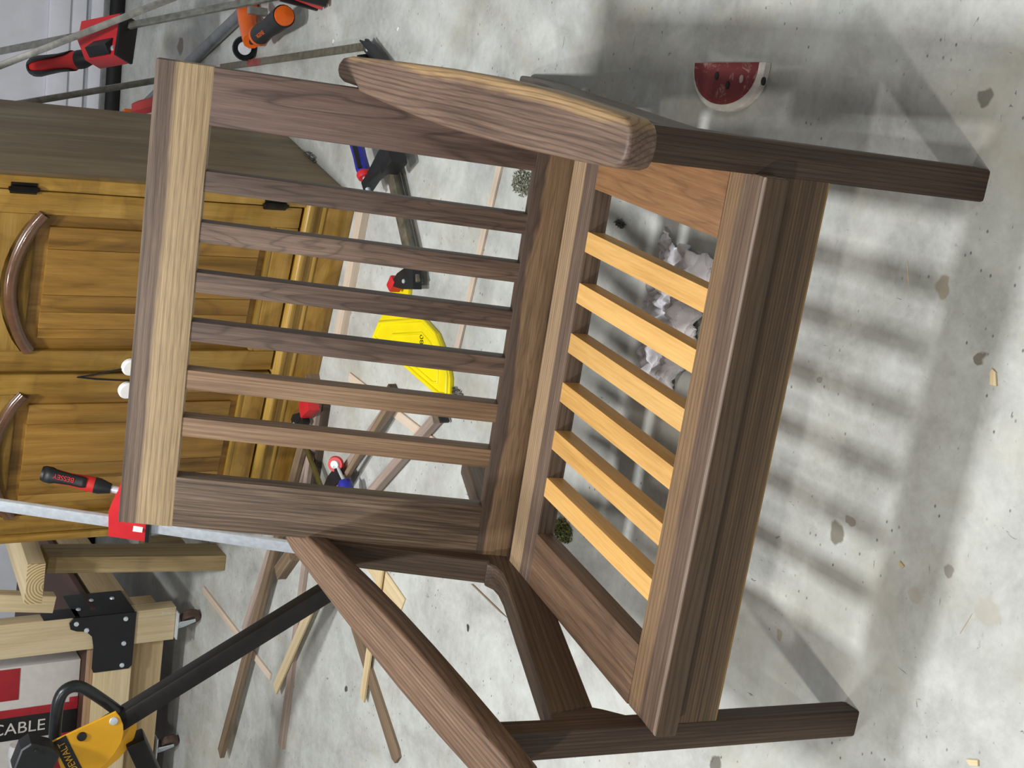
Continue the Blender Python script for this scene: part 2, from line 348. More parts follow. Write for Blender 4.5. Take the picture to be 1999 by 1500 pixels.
cbox('side_panel', -.024, -.004, .012, .51, 0, 1.0, m_cabs, along='z')['label'] = 'weathered grey-brown side panel'
cbox('side_panel', .842, .862, .012, .51, 0, 1.0, m_cabs, along='z')
cbox('back_panel', -.003, .841, .49, .51, .0, 1.0, m_cabs, along='z')
cbox('cabinet_body', -.003, .841, .045, .489, .01, .995, m_dark, along='z')
cbox('face_frame_stile', -.026, .003, .0, .03, .118, 1.0, m_cab, along='z')
cbox('face_frame_stile', .846, .864, .0, .03, .118, 1.0, m_cab, along='z')
cbox('plinth', -.026, .864, -.002, .03, 0, .071, m_cab)
# moulding above the plinth: round nose, hollow, fillet
prof = [(.03, .0), (-.004, .0), (-.005, .008), (.0, .012), (.001, .022), (-.006, .026), (-.012, .032), (-.013, .040), (-.008, .046), (.0, .049), (.03, .049)]
bm = bmesh.new(); A = []; B = []
for t_, z_ in prof:
    A.append(bm.verts.new((-.445, t_, z_))); B.append(bm.verts.new((.445, t_, z_)))
for i in range(len(prof)):
    j = (i+1) % len(prof); bm.faces.new((A[i], A[j], B[j], B[i]))
bm.faces.new(A); bm.faces.new(B[::-1])
# local axes: x along the front, y into the cabinet
Mm = Matrix(((ce.x, cn.x, 0, 0), (ce.y, cn.y, 0, 0), (0, 0, 1, 0), (0, 0, 0, 1))); Mm.translation = cw(.419, 0, .071)
link('base_moulding', autosmooth(me_from(bm), 60), m_mould, cab, Mm)
def cab_door(s0, s1, arch, lab):
    d = cbox('door', s0, s1, .016, .036, .126, 1.0, m_cabp, along='z', bev=.002); d['label'] = lab
    w = .05
    cbox('door_stile', s0, s0+w, .004, .017, .126, 1.0, m_cab, d, 'z'); cbox('door_stile', s1-w, s1, .004, .017, .126, 1.0, m_cab, d, 'z')
    cbox('door_rail', s0+w, s1-w, .004, .017, .126, .178, m_cab, d)
    cbox('bead', s0+w, s1-w, .006, .018, .178, .190, m_mould, d)
    # top rail with an arched underside
    a0, a1 = s0+w, s1-w; pts = [(a0, 1.0), (a0, .70)]
    N = 12
    for i in range(N+1):
        u = i/N; pts.append((a0+(a1-a0)*u, .705+.055*math.sin(math.pi*min(max((u-.0)/1.0, 0), 1))**.8))
    pts += [(a1, .70), (a1, 1.0)]
    Md = Matrix(((ce.x, 0, -cn.x, 0), (ce.y, 0, -cn.y, 0), (0, 1, 0, 0), (0, 0, 0, 1))); cc = cw(0, .0105, 0); Md.translation = cc
    link('arched_top_rail', prism_me(pts, .013, .0015, 1), m_cab, d, Md)
    path = [(a0+(a1-a0)*i/14, .700+.052*math.sin(math.pi*i/14)**.8) for i in range(15)]
    link('arched_moulding', tube_me([cw(s, .008, z-.012) for s, z in path], .0145, 10), m_arch, d, I4)
    # raised field of glued boards
    b0, b1 = s0+w+.028, s1-w-.028; n = 5; cuts = [b0, b0+.05, b0+.155, b0+.195, b0+.235, b1]
    for i in range(n):
        cbox('board', cuts[i]+.0004, cuts[i+1]-.0004, .009, .02, .208, .672, m_cabp, d, 'z', .001)
    return d
d1 = cab_door(.006, .419, 1, 'right cabinet door with arched panel'); d2 = cab_door(.427, .842, 1, 'left cabinet door with arched panel')
m_hinge = plain('blackened_steel', '#2a2723', .4, .8, .2)
for z0, z1 in ((.705, .765), (.165, .225)):
    c = cw(.001, -.004, (z0+z1)/2)
    h = link('hinge', tube_me([c-EZ*.03, c-EZ*.024, c-EZ*.0239, c+EZ*.0239, c+EZ*.024, c+EZ*.03], [.004, .005, .0075, .0075, .005, .004], 10), m_hinge, cab, I4)
    cbox('hinge_leaf', -.012, .012, -.002, .006, z0+.004, z1-.004, m_hinge, h, 'z', .001)
# child lock on the two doors
lk = thing('cabinet_lock', 'cord lock with two round white buttons hanging on the cabinet doors', 'lock', cw(.434, -.01, .47))
m_wp = plain('white_plastic', '#f4f3f0', .35, 0, .02)
for s_ in (.405, .464):
    c = cw(s_, 0, .466)
    link('button', lathe2([(0, .0), (0, .017), (.004, .0205), (.011, .0205), (.015, .017), (.015, .0)], 24), m_wp, lk, frame(c+cn*.003, -cn, EZ))
link('cord', tube_me([cw(.407, -.004, .47), cw(.424, -.006, .55), cw(.43, -.004, .58), cw(.434, -.006, .54), cw(.44, -.006, .45), cw(.462, -.004, .468)], .0022, 8), plain('black_cord', '#141210', .7), lk, I4)

# ------------------------------------------------------------------ clamps
m_red = plain('clamp_red', '#d02a30', .42, 0, .04, 20)
m_redg = plain('red_rubber', '#c5221f', .55, 0, .04, 20)
m_blk = plain('black_plastic', '#17181a', .5, 0, .08, 30)
m_blkp = plain('black_painted_iron', '#202226', .5, .2, .1, 40)
m_steel = plain('bright_steel', '#dce3ea', .35, .45, .06, 60)
m_dull = plain('dull_steel', '#8c8b84', .42, .55, .15, 50)
m_rust = plain('dull_bar_steel', '#76705f', .55, .6, .18, 50)
m_blue = plain('blue_handle_plastic', '#2a2f9a', .35, 0, .05)
m_orange = plain('orange_paint', '#e5661c', .4, 0, .05)
def parallel_clamp(name, label, p0, p1, reach, pj, barmat, jaw=True, w=.029, th=.0095, hl=.13, text=None, flip=1, hoff=.062, tilt=0.0, jt=.036, ka=1.0, kr=1.0, hs=1.0, hstart=.045, groll=0.0):
    """bar p0-p1; reach = direction the jaw points; pj = jaw position on the bar"""
    p0, p1 = V(*p0), V(*p1); t = thing(name, label, 'clamp', p0, None)
    ax = (p1-p0).normalized(); r = V(*reach); r = (r-ax*r.dot(ax)).normalized(); side = ax.cross(r)
    b = link('bar', box_me((p1-p0).length, w, th, .0012), barmat, t, frame((p0+p1)/2, ax, side))
    if jaw:
        c = V(*pj); M = frame(c, ax*flip, side*1.0)
        # outline in (along bar, reach)
        sgn = 1 if M.col[1].xyz.dot(r) > 0 else -1
        o = [(-.028, -.030), (.050, -.030), (.052, .040), (.030, .118), (-.028, .118)]
        j = link('jaw', prism_me([(a*ka, sgn*b_*kr) for a, b_ in o], jt, .003, 2), m_red, t, M)
        Mp = M.copy(); Mp.translation = c+ax*flip*(-.028*ka-.004)+r*.045*kr
        link('jaw_pad', box_me(.009, .150*kr, jt+.004, .002), m_blk, j, Mp)
        hc = c+r*hoff+ax*flip*hstart
        hd = (ax*flip+r*tilt).normalized(); Mh = frame(hc, hd, side) @ Matrix.Diagonal((hs, hs, hs, 1))
        link('screw', tube_me([hc-hd*.03, hc+hd*.035], .008, 12), m_steel if name == 'parallel_clamp' else m_dull, t, I4)
        h = link('handle', lathe2([(.02, .0), (.02, .011), (.045, .0165), (.06, .0168), (.10, .0135), (.14, .0155), (hl+.02, .0165), (hl+.028, .014), (hl+.03, 0)], 18), m_redg, t, Mh)
        link('collar', lathe2([(.016, 0), (.016, .0105), (.04, .0168), (.05, .0172), (.05, 0)], 18), m_blk, h, Mh)
        vl = Mh.to_3x3().transposed() @ (cam.matrix_world.translation-hc); a0 = math.atan2(vl.z, vl.y)+groll
        for a in (a0, a0+math.pi):   # black soft grip panels
            bm = bmesh.new(); R = []
            for x, rr, wd in ((.066, .0166, .55), (.075, .0160, .75), (.10, .0148, .8), (.13, .0160, .95), (hl+.015, .0174, 1.15), (hl+.028, .0160, 1.3)):
                R.append([bm.verts.new((x, math.cos(a+wd*k/3)*rr, math.sin(a+wd*k/3)*rr)) for k in range(-3, 4)])
            for i in range(len(R)-1):
                for k in range(6): bm.faces.new((R[i][k], R[i][k+1], R[i+1][k+1], R[i+1][k]))
            g = link('grip', autosmooth(me_from(bm), 60), m_blk, h, Mh)
            so_ = g.modifiers.new('thick', 'SOLIDIFY'); so_.thickness = .002; so_.offset = 1
        link('end_cap', lathe2([(hl+.0285, 0), (hl+.0285, .0168), (hl+.034, .015), (hl+.036, .0)], 18), m_blk, h, Mh)
        return t, h, Mh
    return t, None, None
# by the left edge of the backrest
q0 = Vector((-0.691, 1.297, 0.000)); q1 = Vector((-0.657, 1.700, 0.788)); ax_ = (q1-q0).normalized()
pjw = q0+ax_*((Vector((-0.650, 1.520, 0.518))-q0).dot(ax_))
t, h, Mh = parallel_clamp('parallel_clamp', 'red jawed bar clamp with bright steel bar leaning on the cabinet', q0, q1, (1, -.35, .1), pjw, m_steel, hl=.125, tilt=.10, hoff=.088, hstart=.036)
view = (cam.matrix_world.translation-Mh.translation).normalized()
hx = Mh.col[0].xyz.normalized(); fz_ = (view-hx*view.dot(hx)).normalized()
MT = frame(Mh.translation+hx*.112+fz_*.0186, hx, fz_)
text_obj('lettering', 'BESSEY', .014, m_redg, h, MT)
link('label_plate', box_me(.02, .03, .001, .0003), plain('paper_white', '#e8e6e2', .6), t, frame(pjw+ax_*(-.012)+V(.0, 0, 0)+(view-ax_*view.dot(ax_)).normalized()*.0205, ax_, (view-ax_*view.dot(ax_))))
# leaning bars at the garage door
p0 = Vector((0.502, 1.950, 0.010)); p1 = Vector((0.168, 2.950, 0.613)); ax_ = (p1-p0).normalized()
pj = Vector((0.330, 2.560, 0.281)); pj = p0+ax_*((pj-p0).dot(ax_))
tf, h2, Mh2 = parallel_clamp('parallel_clamp', 'red jawed bar clamp with red and black handle before the garage door', p0, p1, (-1, -.9, 0), pj, m_dull, w=.018, th=.009, hl=.135, tilt=-.02, hoff=.072, jt=.056, ka=1.75, kr=.78, hs=1.45, hstart=.03, groll=-1.5)
link('spindle_slot', box_me(.07, .030, .058, .003), m_blk, tf, frame(pj+V(-.045, -.035, .03), ax_, (-.2, -.9, .3)))
link('spindle', tube_me([pj+ax_*-.02+V(-.05, -.058, .02), pj+ax_*.05+V(-.05, -.058, .02)], .010, 12), m_steel, tf, I4)
pf = Vector((0.457, 1.974, 0.000))
fj = link('foot_jaw', box_me(.09, .10, .022, .003), m_red, tf, frame(pf+V(.045, .02, .047), (.2, .1, .97), (.3, -.95, 0)))
for s_ in (-1, 1): link('foot_pad', prism_me([(-.045, -.03), (.04, -.07), (.05, .06), (-.045, .05)], .012, .002), m_blk, fj, frame(pf+V(.045+s_*.006, .02+s_*-.022, .048), (.2, .1, .97), (.3, -.95, 0)))
parallel_clamp('clamp_bar', 'dull steel clamp bar crossing in front of the red clamp jaw', (0.558, 2.305, 0.000), (0.151, 2.500, 0.696), (1, 0, 0), None, m_dull, jaw=False, w=.017, th=.009)
parallel_clamp('clamp_bar', 'dull steel clamp bar leaning beside the cabinet side panel', (0.224, 2.725, 0.000), (0.056, 2.600, 0.673), (1, 0, 0), None, m_dull, jaw=False, w=.017, th=.009)
# pipe clamp with an orange head lying on the floor
a, b = Vector((0.012, 3.349, 0.020)), Vector((0.423, 2.425, 0.020))
pc = thing('pipe_clamp', 'grey pipe clamp with orange head and black handle lying on the floor', 'clamp', a)
link('pipe', tube_me([a, b+(b-a)*.02], .0165, 16), plain('galvanised_pipe', '#85888a', .4, .7, .1), pc, I4)
link('tail_stop', box_me(.05, .045, .05, .006), m_orange, pc, frame(a-(b-a).normalized()*.02+V(0, 0, .008), b-a, EZ))
hb = [Vector((0.431, 2.420, 0.030)), Vector((0.380, 2.373, 0.040)), Vector((0.339, 2.306, 0.050))]
link('orange_head', tube_me([hb[0]+V(.02, .02, 0), hb[0], hb[1], hb[2]], [.03, .03, .024, .024], 10), m_orange, pc, I4)
link('trigger', box_me(.02, .02, .05, .003), m_dull, pc, frame(Vector((0.415, 2.288, 0.050)), (1, .2, 0), EZ))
s0, s1 = Vector((0.345, 2.290, 0.050)), Vector((0.418, 2.060, 0.070)); hd = (s1-s0).normalized()
link('screw', tube_me([s0-hd*.05, s0+hd*.05], .009, 12), m_blk, pc, I4)
L = (s1-s0).length
hh = link('handle', lathe2([(.035, 0), (.035, .024), (.06, .026), (.10, .022), (.16, .026), (L-.006, .028), (L-.006, 0)], 18), m_blk, pc, frame(s0, hd, EZ))
link('handle_ring', lathe2([(.028, 0), (.028, .024), (.036, .027), (.045, .026), (.045, 0)], 18), m_orange, hh, frame(s0, hd, EZ))
link('handle_cap', lathe2([(L-.006, 0), (L-.006, .025), (L, .024), (L+.004, .0)], 18), m_orange, hh, frame(s0, hd, EZ))
vw = (cam.matrix_world.translation-s0).normalized(); vw = (vw-hd*vw.dot(hd)).normalized()
text_obj('lettering', 'JORGENSEN', .014, m_orange, hh, frame(s0+hd*.105+vw*.0235, hd, vw))
pd = Vector((0.314, 2.403, 0.030))
link('screw_pad', lathe2([(-.012, 0), (-.012, .030), (.0, .033), (.006, .030), (.006, .02), (.014, .014), (.014, 0)], 20), plain('black_chrome', '#1c1e20', .25, .6, .1), pc, frame(pd, (cam.matrix_world.translation-pd), EX))
link('pad_washer', lathe2([(.0145, 0), (.0145, .018), (.017, .017), (.017, 0)], 18), m_steel, pc, frame(pd, (cam.matrix_world.translation-pd), EX))
a, b = Vector((0.053, 3.179, 0.064)), Vector((0.111, 2.928, 0.048))
rg = thing('red_grip', 'red plastic grip lying by the grey pipe', 'handle', a)
link('grip', lathe2([(0, 0), (0, .020), (.006, .024), (.05, .024), (.2, .022), (.2, 0)], 6), m_redg, rg, frame(a, b-a, EZ))
link('grip_end', lathe2([(-.003, 0), (-.003, .014), (.0, .016), (.0, 0)], 6), m_redg, rg, frame(a, b-a, EZ))
# F clamp whose bar lies right of the backrest
def fclamp(name, label, p0, p1, w, th, mat):
    p0, p1 = V(*p0), V(*p1); t = thing(name, label, 'clamp', p0)
    link('bar', box_me((p1-p0).length, w, th, .001), mat, t, frame((p0+p1)/2, p1-p0, EZ)); return t
t = fclamp('f_clamp', 'rusty flat clamp bar with black channel jaw behind the right armrest', (0.245, 2.613, 0.012), (0.382, 1.688, 0.030), .017, .009, m_rust)
pj = Vector((0.382, 1.693, 0.020)); jd = (Vector((0.343, 1.596, 0.020))-pj).normalized(); jn = EZ.cross(jd)
link('jaw', box_me(.11, .026, .010, .002), m_blkp, t, frame(pj+jd*.04+V(0, 0, .0), jd, EZ))
for s_ in (-1, 1): link('jaw_flange', prism_me([(-.025, -.015), (-.01, .018), (.06, .014), (.09, -.010)], .004, .001), m_blkp, t, frame(pj+jd*.03+jn*s_*.015+V(0, 0, .012), jd, jn*s_))
link('rivet', lathe2([(0, 0), (0, .006), (.002, .005), (.003, 0)], 12), m_steel, t, frame(pj+jd*.012+V(0, 0, .006), EZ, EX))
link('red_mark', box_me(.09, .0175, .0095, .0005), plain('worn_red_paint', '#8c4038', .6, 0, .2, 40), t, frame(Vector((0.245, 2.613, 0.012)).lerp(Vector((0.382, 1.688, 0.030)), .28), Vector((0.382, 1.688, 0.030))-Vector((0.245, 2.613, 0.012)), EZ))
t = fclamp('f_clamp', 'black clamp with blue handle lying behind the chair back', (0.185, 1.531, 0.030), (-0.070, 1.316, 0.030), .028, .009, m_rust)
link('bar_edge', box_me((Vector((0.185, 1.531, 0.030))-Vector((-0.070, 1.316, 0.030))).length, .006, .028, .001), m_dull, t, frame((Vector((0.186, 1.543, 0.018))+Vector((-0.071, 1.327, 0.018)))/2, Vector((-0.070, 1.316, 0.030))-Vector((0.185, 1.531, 0.030)), EZ))
link('sliding_arm', prism_me([(-.045, -.02), (.0, -.022), (.07, -.012), (.10, -.012), (.10, .012), (.06, .012), (.02, .022), (-.045, .022)], .024, .003), m_blkp, t, frame(Vector((0.160, 1.494, 0.045)), Vector((0.088, 1.564, 0.045))-Vector((0.160, 1.494, 0.045)), EZ))
link('arm_top', box_me(.03, .05, .04, .004), m_blk, t, frame(Vector((0.161, 1.446, 0.050)), Vector((-0.070, 1.316, 0.030))-Vector((0.185, 1.531, 0.030)), EZ))
hb0, hb1 = Vector((0.112, 1.571, 0.050)), Vector((0.186, 1.641, 0.050)); hd = (hb1-hb0).normalized()
link('screw', tube_me([hb0-hd*.045, hb0], .006, 10), m_steel, t, I4)
hh = link('handle', lathe2([(.0, 0), (.0, .013), (.02, .016), (.05, .015), (.11, .017), (.13, .014), (.13, 0)], 16), m_blue, t, frame(hb0, hd, EZ))
link('red_collar', lathe2([(-.006, 0), (-.006, .015), (.003, .0175), (.008, .016), (.008, 0)], 16), m_red, hh, frame(hb0, hd, EZ))
link('handle_stripe', box_me(.10, .006, .012, .002), m_blk, hh, frame(hb0+hd*.06+V(.008, -.006, .012), hd, EZ))
fj = Vector((-0.066, 1.331, 0.030)); fd = (Vector((-0.113, 1.472, 0.030))-fj)
link('fixed_jaw', prism_me([(-.02, -.022), (.01, -.030), (.05, -.020), (.075, -.004), (.075, .006), (.03, .016), (-.02, .020)], .022, .003), m_blkp, t, frame(fj, fd, EZ))
link('jaw_pad', box_me(.024, .030, .026, .004), m_red, t, frame(fj+fd.normalized()*.078+V(0, .0, .0), V(-.5, -.9, 0), EZ))
link('jaw_rivet', lathe2([(0, 0), (0, .005), (.002, .004), (.002, 0)], 10), m_steel, t, frame(fj+fd.normalized()*.02+V(0, 0, .011), EZ, EX))
# red spring clamp at the cabinet base
sc_ = thing('spring_clamp', 'black spring clamp with red jaw at the cabinet base', 'clamp', (-0.530, 1.821, 0.000))
c = Vector((-0.484, 1.721, 0.045)); hd = Vector((-0.552, 1.799, 0.045))-c
link('red_jaw', prism_me([(-.03, -.022), (.0, -.026), (.024, -.018), (.024, .016), (-.03, .018)], .03, .004), m_red, sc_, frame(c+V(0.012, 0, .002), hd, EZ))
link('handle', prism_me([(.02, -.012), (.07, -.026), (.085, -.020), (.085, .0), (.04, .004)], .02, .003), m_blk, sc_, frame(c, hd, EZ))
link('handle', prism_me([(.02, -.002), (.04, .004), (.075, .018), (.07, .03), (.02, .016)], .02, .003), m_blk, sc_, frame(c, hd, EZ))
link('rivet', lathe2([(0, 0), (0, .005), (.002, .004), (.002, 0)], 10), m_steel, sc_, frame(c+hd.normalized()*.07+V(0, 0, .011), EZ, EX))
# small clamp with red ball pad and blue handle
t = fclamp('f_clamp', 'small black clamp with red pad and blue handle among the wood strips', (-0.578, 1.751, 0.030), (-0.670, 1.592, 0.030), .016, .006, plain('olive_bar', '#6d6337', .5, .5, .1))
c = Vector((-0.547, 1.536, 0.050))
link('red_pad', lathe2([(-.012, 0), (-.012, .014), (.0, .019), (.008, .017), (.008, 0)], 18), m_red, t, frame(c, (.1, -.6, .6), EX))
link('pad_ball', lathe2([(.0085, 0), (.0085, .011), (.013, .009), (.015, 0)], 14), m_steel, t, frame(c, (.1, -.6, .6), EX))
link('arm', prism_me([(-.02, -.014), (.05, -.02), (.09, -.016), (.09, .014), (.0, .014), (-.02, .008)], .02, .003), m_blkp, t, frame(Vector((-0.572, 1.529, 0.045)), Vector((-0.643, 1.599, 0.030))-Vector((-0.572, 1.529, 0.045)), EZ))
hb0 = Vector((-0.573, 1.479, 0.050)); hd = Vector((-0.637, 1.434, 0.050))-hb0; hd.normalize()
link('screw', tube_me([c, hb0], .004, 8), m_steel, t, I4)
link('handle', lathe2([(-.008, 0), (-.008, .012), (.0, .017), (.02, .018), (.09, .016), (.09, 0)], 16), m_blue, t, frame(hb0, hd, EZ))

# ------------------------------------------------------------------ loose strips and scraps of wood on the floor
mw_p = wood('scrap_pale', '#cdb79f', '#dcc8b2', '#e6d6c4', (1, 20, 20), 3, .95, .08, rough=.6, seed=1)
mw_y = wood('scrap_yellow', '#cbb084', '#dcc59a', '#e8d5b0', (1, 20, 20), 3, .92, .1, rough=.6, seed=2)
mw_m = wood('scrap_mauve', '#9a877b', '#b19d90', '#bfac9f', (1, 20, 20), 4, .88, .12, rough=.6, seed=3)
mw_b = wood('scrap_brown', '#6a5744', '#857059', '#98846c', (1, 30, 30), 4, .8, .15, rough=.6, seed=4)
mw_d = wood('scrap_dark', '#3a2f28', '#51443a', '#64564a', (1, 30, 30), 4, .8, .15, rough=.6, seed=5)
G = 'offcut wood strips on the floor'
def strip(p0, p1, w, h, mat, label, z=0.0, pts=None):
    p0, p1 = V(p0[0], p0[1], z+h/2), V(p1[0], p1[1], z+h/2); d = p1-p0
    if pts is None:
        L = d.length/2; a = w/2; k = random.uniform(.1, .5)*w
        pts = [(-L, -a), (L-k, -a), (L, a), (-L+k*.4, a)]
    o = link('wood_strip', prism_me(pts, h, .0008, 1), mat, None, frame((p0+p1)/2, d, EZ)); tag(o, label, 'wood strip', G); return o
strip((0.220, 1.102, 0.000), (-0.176, 1.162, 0.000), .017, .006, mw_p, 'long thin pale strip lying nearest the chair back')
strip((0.043, 1.636, 0.000), (-0.325, 1.684, 0.000), .030, .018, mw_p, 'wide pale strip lying along the cabinet plinth')
strip((-0.557, 1.763, 0.000), (-1.613, 2.066, 0.000), .028, .014, mw_b, 'longest brown strip, crossing under the black tube', z=.020)
strip((-0.586, 1.786, 0.000), (-1.214, 2.029, 0.000), .024, .018, mw_m, 'broad greyish strip beside the longest brown strip')
strip((-0.824, 1.720, 0.000), (-1.400, 1.730, 0.000), .022, .012, mw_m, 'slender greyish strip under the bright yellow strip')
strip((-0.880, 1.599, 0.000), (-1.262, 1.786, 0.000), .030, .006, mw_y, 'bright yellow strip with slanted end, left of the chair', z=.014)
strip((-1.248, 2.380, 0.000), (-1.261, 1.849, 0.000), .020, .006, mw_p, 'thin pinkish strip starting at the treated post foot')
strip((-0.692, 1.332, 0.000), (-1.050, 1.335, 0.000), .022, .006, mw_y, 'short pale yellow strip passing under the left armrest', z=.008)
strip((-0.917, 1.417, 0.000), (-1.092, 1.166, 0.000), .028, .008, mw_b, 'rounded grey brown strip left of the front leg', pts=[(-.17, -.017), (.155, -.021), (.168, -.014), (.166, .012), (.150, .017), (-.17, .012)])
strip((-0.730, 1.421, 0.000), (-0.772, 1.230, 0.000), .05, .004, mw_y, 'flat pale scrap board beside the rear post')
strip((-0.960, 1.846, 0.000), (-0.873, 1.776, 0.000), .036, .026, mw_b, 'short brown block behind the left armrest tip', z=.0)
strip((-0.363, 1.617, 0.000), (-0.381, 1.179, 0.000), .022, .005, mw_p, 'pale strip lying crosswise below the yellow plate')
strip((-0.360, 1.379, 0.000), (-0.695, 1.651, 0.000), .020, .020, mw_m, 'greyish square strip left of the yellow plate', z=.006)
strip((-0.316, 1.331, 0.000), (-0.619, 1.545, 0.000), .014, .012, mw_b, 'dark tan strip alongside the greyish square strip', z=.028)
o = strip((-0.319, 1.179, 0.000), (-0.656, 1.490, 0.000), .020, .020, mw_m, 'greyish strip with black end', z=.006)
e_ = link('dark_end', box_me(.006, .0205, .0205, .0005), m_blk, o, frame(Vector((-0.310, 1.153, 0.016)), Vector((-0.319, 1.179, 0.000))-Vector((-0.656, 1.490, 0.000)), EZ))  # black cap block on one end of the strip
strip((-0.316, 1.399, 0.000), (-0.342, 1.357, 0.000), .010, .02, mw_d, 'tiny black scrap stick beside the yellow plate')
strip((-0.468, 1.733, 0.000), (-0.732, 1.745, 0.000), .018, .024, mw_m, 'upright greyish strip with dark edge at the cabinet base', z=0)
strip((-0.458, 1.703, 0.000), (-0.721, 1.717, 0.000), .008, .020, mw_d, 'black edged strip at the cabinet base', z=0)
strip((-0.402, 1.806, 0.000), (-0.433, 1.779, 0.000), .030, .036, mw_b, 'stubby grey brown block against the cabinet plinth')
strip((-0.595, 1.758, 0.000), (-0.796, 1.821, 0.000), .014, .018, mw_m, 'greyish strip half hidden by the left back stile')

# yellow plastic plate, a half moon with a neck
m_yel = plain('yellow_plastic', '#f2df10', .38, 0, .03, 10)
yo = [(-0.086, 1.382, 0.000), (-0.132, 1.376, 0.000), (-0.139, 1.300, 0.000), (-0.155, 1.235, 0.000), (-0.193, 1.185, 0.000), (-0.229, 1.160, 0.000), (-0.268, 1.151, 0.000), (-0.278, 1.184, 0.000), (-0.266, 1.298, 0.000), (-0.251, 1.417, 0.000), (-0.240, 1.519, 0.000), (-0.198, 1.498, 0.000), (-0.158, 1.468, 0.000), (-0.121, 1.459, 0.000)]
yc = sum((V(*p) for p in yo), V(0, 0, 0))/len(yo)
yp = thing('yellow_plate', 'yellow half moon plastic plate with neck on the floor behind the chair', 'plate', yc)
link('plate', prism_me([(p[0]-yc.x, p[1]-yc.y) for p in yo], .010, .003, 2, False), m_yel, yp, T(yc))
rim = [V(*p) for p in yo[2:12]]
def inset(pts, k): return [yc.lerp(p, k) for p in pts]
link('rim', tube_me([p+V(0, 0, .010) for p in inset(rim, .93)]+[inset(rim, .93)[0]+V(0, 0, .010)], .005, 8), m_yel, yp, I4)
yc2 = sum(rim, V(0, 0, 0))/len(rim)
link('inner_ridge', tube_me([yc2.lerp(p, .62)+V(0, 0, .010) for p in rim]+[yc2.lerp(rim[0], .62)+V(0, 0, .010)], .003, 8), m_yel, yp, I4)
text_obj('marking', '080', .022, m_blk, yp, frame(Vector((-0.189, 1.293, 0.010)), Vector((-0.180, 1.315, 0.000))-Vector((-0.211, 1.307, 0.000)), EZ))

# watermelon slice of painted wood
w0, w1, w2 = V(*(0.458, 0.578, 0.000)), V(*(0.475, 0.419, 0.000)), V(*(0.396, 0.480, 0.000))
wc = (w0+w1)/2; wx = (w1-w0).normalized(); R = (w1-w0).length/2; wn = V(-wx.y, wx.x, 0)
if wn.dot(w2-wc) < 0: wn = -wn
dep = (w2-wc).dot(wn)
wm = thing('watermelon_slice', 'red painted watermelon slice cutout lying on the concrete', 'ornament', wc)
Mw = Matrix(((wx.x, wn.x, 0, wc.x), (wx.y, wn.y, 0, wc.y), (0, 0, 1, 0), (0, 0, 0, 1)))
def half(r, d, y0=0.0, n=18): return [(r*math.cos(math.pi*i/n), y0+d*math.sin(math.pi*i/n)**.85) for i in range(n+1)]
link('rind', prism_me(half(R, dep), .012, .001, 1, False), plain('chipped_white_paint', '#e3ddd3', .6, 0, .08, 60), wm, Mw)
mr = NT('worn_red_paint_face'); raw, v = mr.objvec()
fz1 = mr.noise(v, 45, 5, .7, .5); cred = mr.mix(mr.ramp(fz1, [(.56, (0, 0, 0)), (.66, (.75, .75, .75))]), lin('#7e2f30'), lin('#b59083'))
mr.l(cred, mr.b.inputs['Base Color']); mr.b.inputs['Roughness'].default_value = .6
Mw2 = Mw.copy(); Mw2.translation += wx*(-R*.06)
link('red_face', prism_me(half(R*.90, dep*.86), .0135, .0008, 1, False), mr.m, wm, Mw2)
for q, mt in (((0.445, 0.517, 0.014), m_blk), ((0.434, 0.489, 0.014), m_blk), ((0.446, 0.461, 0.014), plain('seed_grey', '#b9a9a0', .6)), ((0.448, 0.414, 0.014), m_blk)):
    q = V(*q); link('seed', lathe2([(-.002, 0), (-.002, .0042), (.0006, .004), (.0008, 0)], 12), mt, wm, frame(q, EZ, wx) @ Matrix.Diagonal((1, 1.5, 1, 1)))

# crumpled rag under the seat
from mathutils import noise as mn
def rag(name, label, corner, ux, uy, nx, ny, amp, mat, seed):
    bm = bmesh.new(); g = {}
    for i in range(nx+1):
        for j in range(ny+1):
            u, v_ = i/nx-.5, j/ny-.5
            wob = mn.noise(V(u*3+seed, v_*3, 0))*.30
            P = corner+ux*(u*(1+wob))+uy*(v_*(1+.8*mn.noise(V(u*2, v_*3, seed+3))))
            r = abs(mn.noise(V(u*9+seed, v_*9, 1)))*1.2+abs(mn.noise(V(u*20, v_*20+seed, 4)))*.55+abs(mn.noise(V(u*42, v_*42+seed, 7)))*.22
            edge = 1-max(abs(u), abs(v_))*1.5
            g[i, j] = bm.verts.new((P.x, P.y, .002+amp*max(.05, r*(.4+.8*max(edge, 0)))))
    for i in range(nx):
        for j in range(ny): bm.faces.new((g[i, j], g[i+1, j], g[i+1, j+1], g[i, j+1]))
    c = T(corner); me = me_from(bm, True); me.transform(c.inverted())
    o = link(name, me, mat, None, c); m_ = o.modifiers.new('thick', 'SOLIDIFY'); m_.thickness = .0012; m_.offset = -1
    return tag(o, label, 'rag')
m_rag = plain('white_cloth', '#f0eef1', .85, 0, .04, 20)
ra, rb = V(*(0.170, 0.507, 0.000)), V(*(-0.050, 0.528, 0.000)); ru = rb-ra; rv = V(-ru.y, ru.x, 0).normalized()*.115
rag('crumpled_rag', 'crumpled white rag on the floor under the seat slats', (ra+rb)/2+V(.0, .008, 0), ru*1.05, rv, 100, 50, .032, m_rag, 2.3)

